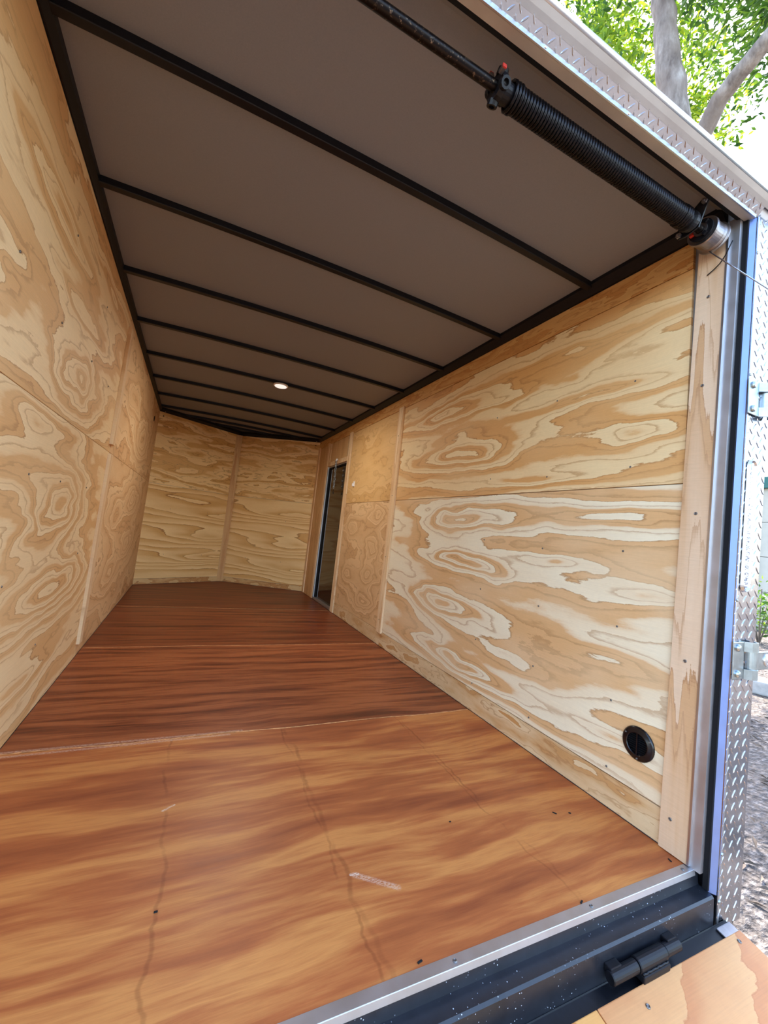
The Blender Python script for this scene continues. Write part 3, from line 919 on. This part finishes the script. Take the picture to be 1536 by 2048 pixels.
wc = cone(1.005, 1, 'winding_cone')
for k in range(4):
    a = 0.5 + k * PI / 2
    bm = bmesh.new()
    add_lathe(bm, [(0.0075, 0.0), (0.013, 0.0), (0.014, -0.012), (0.0125, -0.014), (0.0075, -0.014)], 12, 'z', closed=True)
    o = link('socket', mesh_of(bm, 'socket'), M['black'], wc)
    d = Vector((0, math.cos(a), math.sin(a)))
    o.rotation_euler = d.to_track_quat('Z', 'X').to_euler()
    o.location = Vector((0.008, 0, 0)) + d * 0.037
    o2 = lathe('socket_bore', [(0.0076, 0), (0.0076, -0.001)], M['hole'], wc, 12, 'z')
    o2.rotation_euler = o.rotation_euler
    o2.location = Vector((0.008, 0, 0)) + d * 0.030
for a, x in ((1.3, -0.004), (3.0, -0.004)):
    d = Vector((0, math.cos(a), math.sin(a)))
    o = box('set_screw', (-0.005, -0.005, 0.0), (0.005, 0.005, 0.016), M['steel'], wc, 0.001)
    o.rotation_euler = d.to_track_quat('Z', 'X').to_euler()
    o.location = Vector((x - 0.003, 0, 0)) + d * 0.026
    o = box('paint_mark', (-0.0052, -0.0052, 0.0), (0.0052, 0.0052, 0.004), M['red'], wc, 0.001)
    o.rotation_euler = d.to_track_quat('Z', 'X').to_euler()
    o.location = Vector((x - 0.003, 0, 0)) + d * 0.039
sc_ = cone(1.80, -1, 'stationary_cone')
# triangular bearing bracket
bm = bmesh.new()
add_prism(bm, [(-0.042, 0.040), (-0.050, 0.055), (-0.030, 0.066), (0.020, 0.030), (0.046, -0.012), (0.040, -0.030), (0.018, -0.034), (-0.020, -0.024)], 'x', 1.806, 1.811)
link('bearing_bracket', mesh_of(bm, 'bearing_bracket'), M['black'], ts)
for (y, z) in ((-0.036, 0.050), (0.036, -0.020)):
    o = lathe('bolt', [(0.009, 0.0), (0.009, -0.006), (0.004, -0.007), (0.004, -0.012)], M['steel'], ts, 6, 'x')
    o.location = (1.806, y, z)
# cable drum
dr = lathe('cable_drum', [(0.0128, 0.0), (0.020, 0.0), (0.020, 0.012), (0.036, 0.014), (0.044, 0.012), (0.046, 0.016), (0.046, 0.020), (0.0425, 0.023), (0.0425, 0.058), (0.045, 0.060), (0.042, 0.063),
                           (0.045, 0.066), (0.042, 0.069), (0.049, 0.072), (0.049, 0.076), (0.030, 0.077), (0.0128, 0.077)], M['steel'], ts, 40, 'x', closed=True)
dr.location = (1.852, 0, 0)
o = lathe('drum_face', [(0.035, 0.004), (0.035, 0.012), (0.016, 0.013), (0.016, 0.004)], M['black'], dr, 28, 'x', closed=True)
for a, mt in ((-0.2, 'red'), (2.3, 'black'), (4.1, 'black')):
    o = box('drum_set_screw', (-0.006, -0.006, -0.006), (0.006, 0.006, 0.006), M[mt], dr, 0.0015)
    o.location = (0.001, 0.025 * math.cos(a), 0.025 * math.sin(a))
    o.rotation_euler.x = a

# ------------------------------------------------------------------ things: lift cable and loose wire
CB0 = Vector((1.921, SY + 0.006, SZ - 0.0455))
CB1 = Vector((1.925, -0.165, 1.722))
dirc = (CB1 - CB0)
cpts = [CB0 + dirc * f for f in (0, 0.5, 1, 2, 4, 6.5, 8.3)]
lc_ = tube('lift_cable', cpts, 0.0021, M['wire'], None, 6)
tag(lc_, 'thin steel lift cable running from the drum down towards the ramp', 'cable')
tw = tube('loose_wire', [(W - 0.016, 0.008, 1.868), (W - 0.018, -0.012, 1.876), (W - 0.022, -0.032, 1.886), (W - 0.028, -0.050, 1.902), (W - 0.034, -0.062, 1.918), (W - 0.036, -0.072, 1.935)], 0.0017, M['black'], None, 6)
tag(tw, 'short dark curved wire end below the cable drum by the rear board', 'wire')

# ------------------------------------------------------------------ things: chain and clip by the side door
ch = empty('door_chain', (W - 0.012, 3.795, DZ1 + 0.05))
tag(ch, 'short steel chain hanging in front of the dark side door', 'chain')
o = lathe('mount', [(0.014, 0.0), (0.016, 0.004), (0.012, 0.016), (0.005, 0.018)], M['white'], ch, 14, 'x')
o.scale = (-1, 1, 1)
bm = bmesh.new()
lp_ = []
for k in range(17):
    a = 2 * PI * k / 16
    lp_.append((0, 0.010 * math.cos(a), 0.020 * math.sin(a)))
add_tube(bm, lp_, 0.0036, 6, cap=False)
LINK = mesh_of(bm, 'chain_link')
LINK.materials.append(M['galv'])
for k in range(11):
    o = bpy.data.objects.new('chain_link', LINK)
    C.objects.link(o)
    o.parent = ch
    o.location = (-0.014, -0.0022 * k, -0.016 - 0.0310 * k)
    o.rotation_euler.z = PI / 2 * (k % 2) + 0.4
o = tube('snap_hook', [(-0.014, -0.026, -0.36), (-0.014, -0.012, -0.375), (-0.014, -0.014, -0.40), (-0.014, -0.030, -0.405), (-0.014, -0.036, -0.385)], 0.003, M['black'], ch, 8)
cl = empty('wall_clip', (W, 3.185, 1.357))
tag(cl, 'small white plastic clip on the plywood beside the side door', 'clip')
box('plate', (-0.006, -0.020, -0.028), (0.0, 0.020, 0.028), M['white'], cl, 0.004)
box('tongue', (-0.022, -0.010, -0.024), (-0.006, 0.010, 0.006), M['white'], cl, 0.004)

# ------------------------------------------------------------------ things: ramp door
rd = empty('ramp_door', (0.0, -0.085, -0.112))
tag(rd, 'lowered ramp door with orange-brown plywood deck and black steel edge', 'ramp')
rd.rotation_euler.x = math.radians(12.5)
M['ramp'] = plywood('ramp_plywood', 'xy', 57.7, (), grad=4.0, a1=0.8, a2=0.35, stretch=(2.2, 4.0), tilt=-3.2, jag=0.05, lines=0,
                    cream=(222, 162, 104), tan=(204, 132, 80), dark=(194, 120, 70), rough=0.5, stops=(0.2, 0.55, 0.85, 0.96))
M['ramp2'] = plywood('ramp_plywood_second', 'xy', 55.0, (), grad=2.0, a1=1.4, a2=0.6, stretch=(2.0, 5.0), jag=0.06, lines=0,
                     cream=(226, 164, 92), tan=(208, 134, 68), dark=(176, 100, 48), rough=0.5, stops=(0.2, 0.55, 0.85, 0.96))
RX = 2.040
box('deck_sheet', (1.452, -1.90, -0.014), (RX, -0.012, 0.0), M['ramp'], rd, 0.002)
box('deck_sheet', (-0.06, -1.90, -0.014), (1.449, -0.012, 0.0), M['ramp2'], rd, 0.002)
box('steel_frame', (-0.06, -1.90, -0.055), (RX, 0.004, -0.0145), M['black'], rd, 0.003)
prism('edge_angle', [(-0.016, -0.014), (0.020, -0.014), (0.022, -0.012), (0.022, -0.050), (0.004, -0.050), (0.004, -0.018), (-0.016, -0.018)], 'x', -0.06, RX + 0.004, M['black'], rd)
box('aluminium_end_cap', (RX - 0.060, -0.0118, -0.0138), (RX + 0.006, 0.014, -0.008), M['steel'], rd, 0.002)
for (x, y) in ((1.58, -0.045), (RX - 0.04, -0.03)):
    screw(rd, (x, y, 0.0), (0, 0, 1), 1.3)
# weld-on hinge: two knuckles on the sill, one on the ramp
hg = empty('ramp_hinge', (1.648, -0.079, -0.090))
tag(hg, 'black welded barrel hinge joining the ramp to the sill', 'hinge')
for nm, xa, xb, r in (('knuckle', -0.132, -0.040, 0.0140), ('knuckle', -0.038, 0.068, 0.0165), ('knuckle', 0.070, 0.130, 0.0140)):
    lathe(nm, [(r - 0.002, xa), (r, xa + 0.002), (r, xb - 0.002), (r - 0.002, xb)], M['black'], hg, 20, 'x', smooth=False)
box('weld_leaf', (-0.128, 0.000, 0.000), (-0.090, 0.019, 0.017), M['black'], hg, 0.002)
box('weld_leaf', (0.090, 0.000, 0.000), (0.126, 0.019, 0.017), M['black'], hg, 0.002)
box('ramp_leaf', (-0.036, -0.022, -0.026), (0.066, 0.002, -0.010), M['black'], hg, 0.003)
bm = bmesh.new()
add_tube(bm, [(-0.034 + 0.0065 * k, -0.0165 + 0.0010 * (k % 2), -0.0080 - 0.001 * ((k * 7) % 3)) for k in range(16)], 0.0032, 6)
link('weld_bead', mesh_of(bm, 'weld_bead'), M['black'], hg, True)

# ------------------------------------------------------------------ things: latch keepers and tail light on the right jamb


def keeper(z, label, arm):
    yb = ry(OF - 0.005, z)
    k = empty('bar_lock_keeper', (2.052, yb, z))
    tag(k, label, 'latch', 'galvanised bar lock keepers on the jamb')
    bm = bmesh.new()
    # plate folded out to a U with a slot
    hz = 0.055
    for (lo, hi) in (((-0.058, -0.004, -hz), (0.000, 0.0, hz)),):
        add_box(bm, lo, hi, 0.002)
    link('plate', mesh_of(bm, 'plate'), M['galv'], k)
    bm = bmesh.new()
    prof = [(0.000, -0.004), (0.016, -0.018), (0.034, -0.024), (0.052, -0.018), (0.058, -0.004), (0.055, -0.003), (0.049, -0.014), (0.034, -0.020), (0.018, -0.0145), (0.003, 0.0)]
    add_prism(bm, prof, 'z', 0.026, hz)
    link('saddle', mesh_of(bm, 'saddle'), M['galv'], k)
    bm = bmesh.new()
    add_prism(bm, prof, 'z', -hz, -0.026)
    link('saddle', mesh_of(bm, 'saddle'), M['galv'], k)
    lathe('pivot_barrel', [(0.0165, -0.030), (0.0165, 0.030)], M['galv'], k, 20, 'z', origin=(0.036, -0.004, 0), smooth=False)
    for zz in (-0.038, 0.038):
        o = lathe('bolt', [(0.011, 0.0), (0.011, -0.003), (0.008, -0.007), (0.003, -0.008)], M['galv'], k, 12, 'y')
        o.location = (-0.036, -0.004, zz)
    if arm:
        a = box('arm', (0.045, -0.014, -0.028), (0.185, -0.009, 0.026), M['galv'], k, 0.002)
        o = lathe('washer', [(0.020, 0.0), (0.019, -0.003), (0.012, -0.004), (0.009, -0.002), (0.004, -0.003)], M['alu_bright'], a, 24, 'y')
        o.location = (0.112, -0.014, 0.0)
    return k


keeper(1.430, 'upper galvanised lock keeper bolted to the diamond plate jamb', False)
keeper(0.622, 'lower galvanised lock keeper with an arm and round washer', True)

tl = empty('tail_light', (2.040, ry(OF - 0.004, 1.03), 1.03))
tag(tl, 'slim vertical chrome tail light recessed in the diamond plate jamb', 'tail light')
tl.rotation_euler.x = math.atan(TILT)


def stadium(w, h, n=10):
    p = []
    for k in range(n + 1):
        a = PI * k / n
        p.append((w * math.cos(a), h - w + w * math.sin(a)))
    for k in range(n + 1):
        a = PI + PI * k / n
        p.append((w * math.cos(a), -(h - w) + w * math.sin(a)))
    return p


bm = bmesh.new()
so_, si_ = stadium(0.022, 0.205), stadium(0.015, 0.198)
va = [bm.verts.new((x, 0.0, z)) for x, z in so_]
vb = [bm.verts.new((x, -0.008, z)) for x, z in stadium(0.019, 0.202)]
vc = [bm.verts.new((x, -0.002, z)) for x, z in si_]
n = len(va)
for a, b in ((va, vb), (vb, vc)):
    for i in range(n):
        bm.faces.new((a[i], a[(i + 1) % n], b[(i + 1) % n], b[i]))
link('bezel', mesh_of(bm, 'bezel'), M['alu_bright'], tl)
t = NT('clear_ribbed_lens')
co, X, Y, Z = t.coords()
t.bump(t.noise(co, 90, 2, 0.5), 0.5, 0.01)
M['tail'] = t.done(t.mix(t.noise(co, 70, 2, 0.5), srgb(120, 130, 160), srgb(215, 222, 235)), 0.08, 0.8)
bm = bmesh.new()
vc = [bm.verts.new((x, -0.002, z)) for x, z in si_]
vd = [bm.verts.new((x * 0.6, -0.0055, z * 0.985)) for x, z in si_]
for i in range(n):
    bm.faces.new((vc[i], vc[(i + 1) % n], vd[(i + 1) % n], vd[i]))
bm.faces.new(vd)
link('lens', mesh_of(bm, 'lens'), M['tail'], tl)

# ------------------------------------------------------------------ outside: ground
GZ = -0.55
t = NT('mulch_ground')
co, X, Y, Z = t.coords()
g1 = t.noise(t.vec(t.math('MULTIPLY', X, 14), t.math('MULTIPLY', Y, 30), 0), 1.0, 5, 0.7)
g2 = t.noise(co, 0.8, 3, 0.5)
g3 = t.voronoi(co, 26)
gc = t.ramp(g1, [(0.32, srgb(44, 39, 38)), (0.5, srgb(98, 91, 88)), (0.66, srgb(160, 150, 143))])
gc = t.mix(t.smooth(g2, 0.4, 0.65, 0.0, 0.5), gc, srgb(150, 134, 120))
t.bump(t.math('ADD', g1, g3.outputs[0]), 0.9, 0.05)
M['ground'] = t.done(gc, 0.95, 0, 0.2)
gr = 24
bm = bmesh.new()
vs = {}
for i in range(gr + 1):
    for j in range(gr + 1):
        x, y = -40 + 90 * i / gr, -40 + 90 * j / gr
        z = GZ + (0.10 * math.sin(x * 0.6 + 1) * math.sin(y * 0.5) if x > 8 else 0) - 0.0
        vs[i, j] = bm.verts.new((x, y, z))
for i in range(gr):
    for j in range(gr):
        bm.faces.new((vs[i, j], vs[i + 1, j], vs[i + 1, j + 1], vs[i, j + 1]))
ground = tag(link('ground', mesh_of(bm, 'ground'), M['ground']), kind='structure')
# dry leaves and bark lying about
rng = np.random.default_rng(3)
M['litter'] = plain('dry_leaf_litter', srgb(112, 98, 86), 0.9, 0, 0.5, 6)


def leaf_mesh(name, pos, size, nrm_jit=1.0, fold=0.25, asp=0.42, flat=False, seed=1):
    r = np.random.default_rng(seed)
    n = len(pos)
    d = r.normal(size=(n, 3))
    if flat: d[:, 2] *= 0.15
    else: d[:, 2] = d[:, 2] * 0.5 - 0.25
    d /= np.linalg.norm(d, axis=1)[:, None]
    q = r.normal(size=(n, 3)) * nrm_jit + np.array([0, 0, 1.0])
    s = np.cross(d, q)
    s /= np.linalg.norm(s, axis=1)[:, None]
    u = np.cross(s, d)
    sz = size * r.uniform(0.6, 1.25, size=(n, 1))
    base = pos
    mid = pos + d * sz * 0.5
    V = np.stack([base, mid + s * sz * asp * 0.5 + u * sz * fold * 0.3, pos + d * sz, mid - s * sz * asp * 0.5 + u * sz * fold * 0.3], axis=1).reshape(-1, 3)
    idx = np.arange(n)[:, None] * 4
    F = np.concatenate([idx + np.array([[0, 1, 2]]), idx + np.array([[0, 2, 3]])]).tolist()
    me = bpy.data.meshes.new(name)
    me.from_pydata(V.tolist(), [], F)
    return me


lp2 = np.stack([rng.uniform(2.3, 12, 5200), rng.uniform(-1.0, 6.0, 5200), np.full(5200, GZ + 0.012)], 1)
keep = lp2[:, 0] < 9
lp2 = lp2[keep]
lit = link('leaf_litter', leaf_mesh('leaf_litter', lp2, 0.065, 0.4, 0.4, 0.28, True, 5), M['litter'], ground)
tag(lit, kind='stuff')

# concrete kerb block
M['conc'] = plain('pale_concrete', srgb(176, 172, 166), 0.9, 0, 0.12, 14, 0.2, 0.2)
kb = box('concrete_kerb', (-1.4, -0.16, 0.0), (1.4, 0.16, 0.16), M['conc'], None, 0.02)
kb.location = (7.05, 2.0, GZ)
kb.rotation_euler.z = math.radians(-68)
tag(kb, 'pale grey concrete kerb block lying on the ground outside', 'kerb')

# ------------------------------------------------------------------ outside: white shed with teal frame
sh = empty('storage_shed', (14.0, 3.0, GZ))
tag(sh, 'white panelled storage building with teal corner post and eave beam', 'building')
M['shed_w'] = plain('white_shed_panel', srgb(182, 178, 166), 0.7, 0, 0.04, 4)
M['teal'] = plain('teal_painted_steel', srgb(30, 92, 88), 0.5, 0, 0.1, 4)
for k in range(4):
    for j in range(4):
        box('wall_panel', (0.0, -6.0 + 2.0 * j, 0.10 + 0.90 * k), (0.08, -4.02 + 2.0 * j, 0.99 + 0.90 * k), M['shed_w'], sh, 0.01)
box('corner_post', (-0.10, 1.92, 0.0), (0.14, 2.16, 3.72), M['teal'], sh, 0.01)
box('eave_beam', (-0.14, -6.1, 3.68), (0.16, 2.20, 3.98), M['teal'], sh, 0.01)
box('back_wall', (0.10, -6.0, 0.0), (4.0, 2.0, 3.66), M['shed_w'], sh)

# ------------------------------------------------------------------ outside: trees


def leaf_mat(name, a, b, c):
    t = NT(name)
    geo = t.t.nodes.new('ShaderNodeNewGeometry')
    co, X, Y, Z = t.coords()
    n = t.noise(co, 1.6, 2, 0.5)
    rnd = geo.outputs['Random Per Island']
    f = t.math('MULTIPLY_ADD', rnd, 0.55, t.math('MULTIPLY_ADD', n, 0.9, -0.22))
    col = t.ramp(f, [(0.2, srgb(*a)), (0.5, srgb(*b)), (0.85, srgb(*c))])
    t.done(col, 0.5, 0, 0.4)
    tr = t.t.nodes.new('ShaderNodeBsdfTranslucent')
    t.put(tr.inputs['Color'], t.mix(1.0, col, (1.0, 1.0, 0.45, 1), 'MULTIPLY'))
    mx = t.t.nodes.new('ShaderNodeMixShader')
    mx.inputs[0].default_value = 0.5
    t.t.links.new(t.b.outputs[0], mx.inputs[1])
    t.t.links.new(tr.outputs[0], mx.inputs[2])
    t.t.links.new(mx.outputs[0], t.out.inputs[0])
    return t.m


M['leaf_y'] = leaf_mat('yellow_green_leaves', (62, 96, 34), (118, 146, 44), (190, 196, 62))
M['leaf_g'] = leaf_mat('mid_green_leaves', (44, 76, 34), (80, 118, 46), (140, 168, 66))
t = NT('grey_bark')
co, X, Y, Z = t.coords()
b1 = t.noise(t.vec(t.math('MULTIPLY', X, 9), t.math('MULTIPLY', Y, 9), t.math('MULTIPLY', Z, 2.5)), 1.0, 4, 0.65)
b2 = t.noise(co, 2.2, 2, 0.5)
t.bump(b1, 0.6, 0.03)
M['bark'] = t.done(t.mix(t.smooth(b2, 0.4, 0.65, 0, 0.6), t.ramp(b1, [(0.3, srgb(84, 72, 66)), (0.55, srgb(144, 132, 122)), (0.75, srgb(186, 176, 166))]), srgb(128, 112, 100)), 0.9, 0, 0.2)


def branch_path(p0, p1, sag=0.15, n=8, seed=0):
    r = random.Random(seed)
    p0, p1 = Vector(p0), Vector(p1)
    out = []
    for i in range(n + 1):
        f = i / n
        w = math.sin(PI * f) * sag
        out.append(p0.lerp(p1, f) + Vector((r.uniform(-1, 1), r.uniform(-1, 1), r.uniform(-1, 1))) * w * 0.4)
    return out


def clumps(blobs, per, seed):
    r = np.random.default_rng(seed)
    out = []
    for (cx, cy_, cz, rx, ry_, rz, nc) in blobs:
        c = r.normal(size=(nc, 3))
        c = c / np.linalg.norm(c, axis=1)[:, None] * (r.uniform(0, 1, (nc, 1)) ** (1 / 2.4)) * np.array([rx, ry_, rz]) + np.array([cx, cy_, cz])
        p = np.repeat(c, per, 0) + r.normal(size=(nc * per, 3)) * np.array([0.20, 0.20, 0.13])
        out.append(p)
    return np.concatenate(out)


def tree(name, label, base, limbs, blobs, lm, per, size, seed):
    t_ = empty(name, base)
    tag(t_, label, 'tree', 'trees beside the trailer')
    b = Vector(base)
    for i, (pts, r0, r1) in enumerate(limbs):
        P_ = []
        for a, c in zip(pts, pts[1:]):
            seg = branch_path(a, c, 0.05 * (Vector(c) - Vector(a)).length, 5, seed + i)
            P_ += seg[:-1]
        P_.append(Vector(pts[-1]))
        tp = [r0 + (r1 - r0) * k / (len(P_) - 1) for k in range(len(P_))]
        bm = bmesh.new()
        add_tube(bm, [p - b for p in P_], r0, 12, tp)
        link('trunk' if i == 0 else 'branch', mesh_of(bm, 'limb'), M['bark'], t_, True)
    pos = clumps(blobs, per, seed) - np.array(base)
    o = link('foliage', leaf_mesh('foliage', pos, size, 1.0, 0.3, 0.40, False, seed), lm, t_)
    o['kind'] = 'stuff'
    return t_


tree('shade_tree', 'forked grey-barked shade tree leaning over the trailer roof', (5.4, 2.3, GZ),
     [([(5.4, 2.3, GZ), (5.35, 2.2, 2.0), (5.1, 2.0, 4.6), (5.0, 1.98, 5.9), (5.0, 2.12, 7.0), (5.0, 2.25, 8.1), (4.9, 2.5, 11.0)], 0.22, 0.09),
      ([(5.12, 2.02, 4.2), (5.06, 1.84, 5.45), (5.0, 1.55, 5.88), (5.0, 1.12, 6.15), (5.2, 0.3, 6.9), (5.5, -0.6, 7.6)], 0.105, 0.06),
      ([(4.95, 2.3, 8.4), (4.2, 2.6, 9.8), (3.4, 3.2, 11.2)], 0.08, 0.02),
      ([(5.25, 0.2, 7.0), (5.9, 0.4, 8.0), (6.4, 0.6, 9.2)], 0.06, 0.02)],
     [(5.6, 1.9, 9.0, 1.1, 0.9, 1.1, 60), (5.2, 0.9, 8.6, 0.9, 0.8, 0.9, 55), (6.4, 0.6, 8.8, 1.2, 0.9, 1.0, 55), (5.4, 0.2, 8.6, 1.0, 0.9, 0.8, 45),
      (5.8, -1.2, 8.8, 1.4, 1.0, 0.9, 50), (6.2, 1.6, 7.8, 0.5, 0.4, 0.5, 18), (4.6, 3.4, 9.6, 0.9, 0.8, 0.9, 45), (7.4, 2.2, 9.2, 1.2, 1.2, 1.0, 45)], M['leaf_g'], 26, 0.13, 11)
tree('broad_tree', 'yellow-green leafy tree standing behind the trailer roof', (8.6, 6.6, GZ),
     [([(8.6, 6.6, GZ), (8.5, 6.5, 4.0), (8.3, 6.4, 8.0), (8.2, 6.3, 12.0)], 0.26, 0.08),
      ([(8.4, 6.45, 6.0), (7.6, 6.2, 9.0), (7.2, 6.0, 11.5)], 0.12, 0.03),
      ([(8.4, 6.4, 7.0), (9.4, 5.6, 9.5), (10.0, 5.0, 11.5)], 0.12, 0.03)],
     [(7.6, 5.6, 12.0, 1.2, 1.0, 1.6, 80), (7.2, 5.2, 10.4, 0.9, 0.9, 1.1, 55), (8.2, 5.0, 9.9, 0.9, 0.8, 0.9, 45), (9.4, 5.4, 13.0, 1.6, 1.4, 1.4, 70), (7.2, 6.6, 13.6, 1.6, 1.2, 1.3, 60),
      (10.6, 5.2, 11.6, 1.3, 1.2, 1.2, 50),
      (9.2, 6.6, 8.4, 1.8, 1.6, 1.2, 110), (9.0, 4.8, 8.2, 1.2, 1.1, 1.0, 70), (10.5, 5.8, 8.6, 1.5, 1.2, 1.0, 60)], M['leaf_y'], 28, 0.19, 17)  # low clumps unseen behind the trailer, added to shade the ground
tree('dark_tree', 'leafy tree farther off beyond the kerb', (12.5, 1.2, GZ),
     [([(12.5, 1.2, GZ), (12.4, 1.2, 3.0), (12.4, 1.3, 6.5)], 0.22, 0.08), ([(12.4, 1.2, 3.2), (12.0, 2.4, 5.2), (11.8, 3.0, 6.8)], 0.1, 0.03)],
     [(12.6, 2.9, 9.0, 0.9, 1.0, 0.9, 55), (12.4, 0.4, 8.4, 1.6, 1.4, 1.4, 70), (13.0, -1.0, 7.6, 1.4, 1.2, 1.2, 50)], M['leaf_g'], 28, 0.17, 23)

# small shrub and sprig by the shed and kerb
shb = empty('shrub', (11.4, 3.72, GZ))
tag(shb, 'low green shrub growing in front of the white shed wall', 'shrub')
for k in range(7):
    a = k * 0.9
    tube('stem', [(0, 0, 0), (0.12 * math.cos(a), 0.12 * math.sin(a), 0.4), (0.35 * math.cos(a), 0.35 * math.sin(a), 0.95 + 0.05 * k)], 0.012, M['bark'], shb, 6)
pos = clumps([(0, 0, 0.75, 0.55, 0.55, 0.55, 34)], 16, 31)
o = link('foliage', leaf_mesh('shrub_foliage', pos, 0.13, 1.0, 0.3, 0.4, False, 32), M['leaf_g'], shb)
o['kind'] = 'stuff'
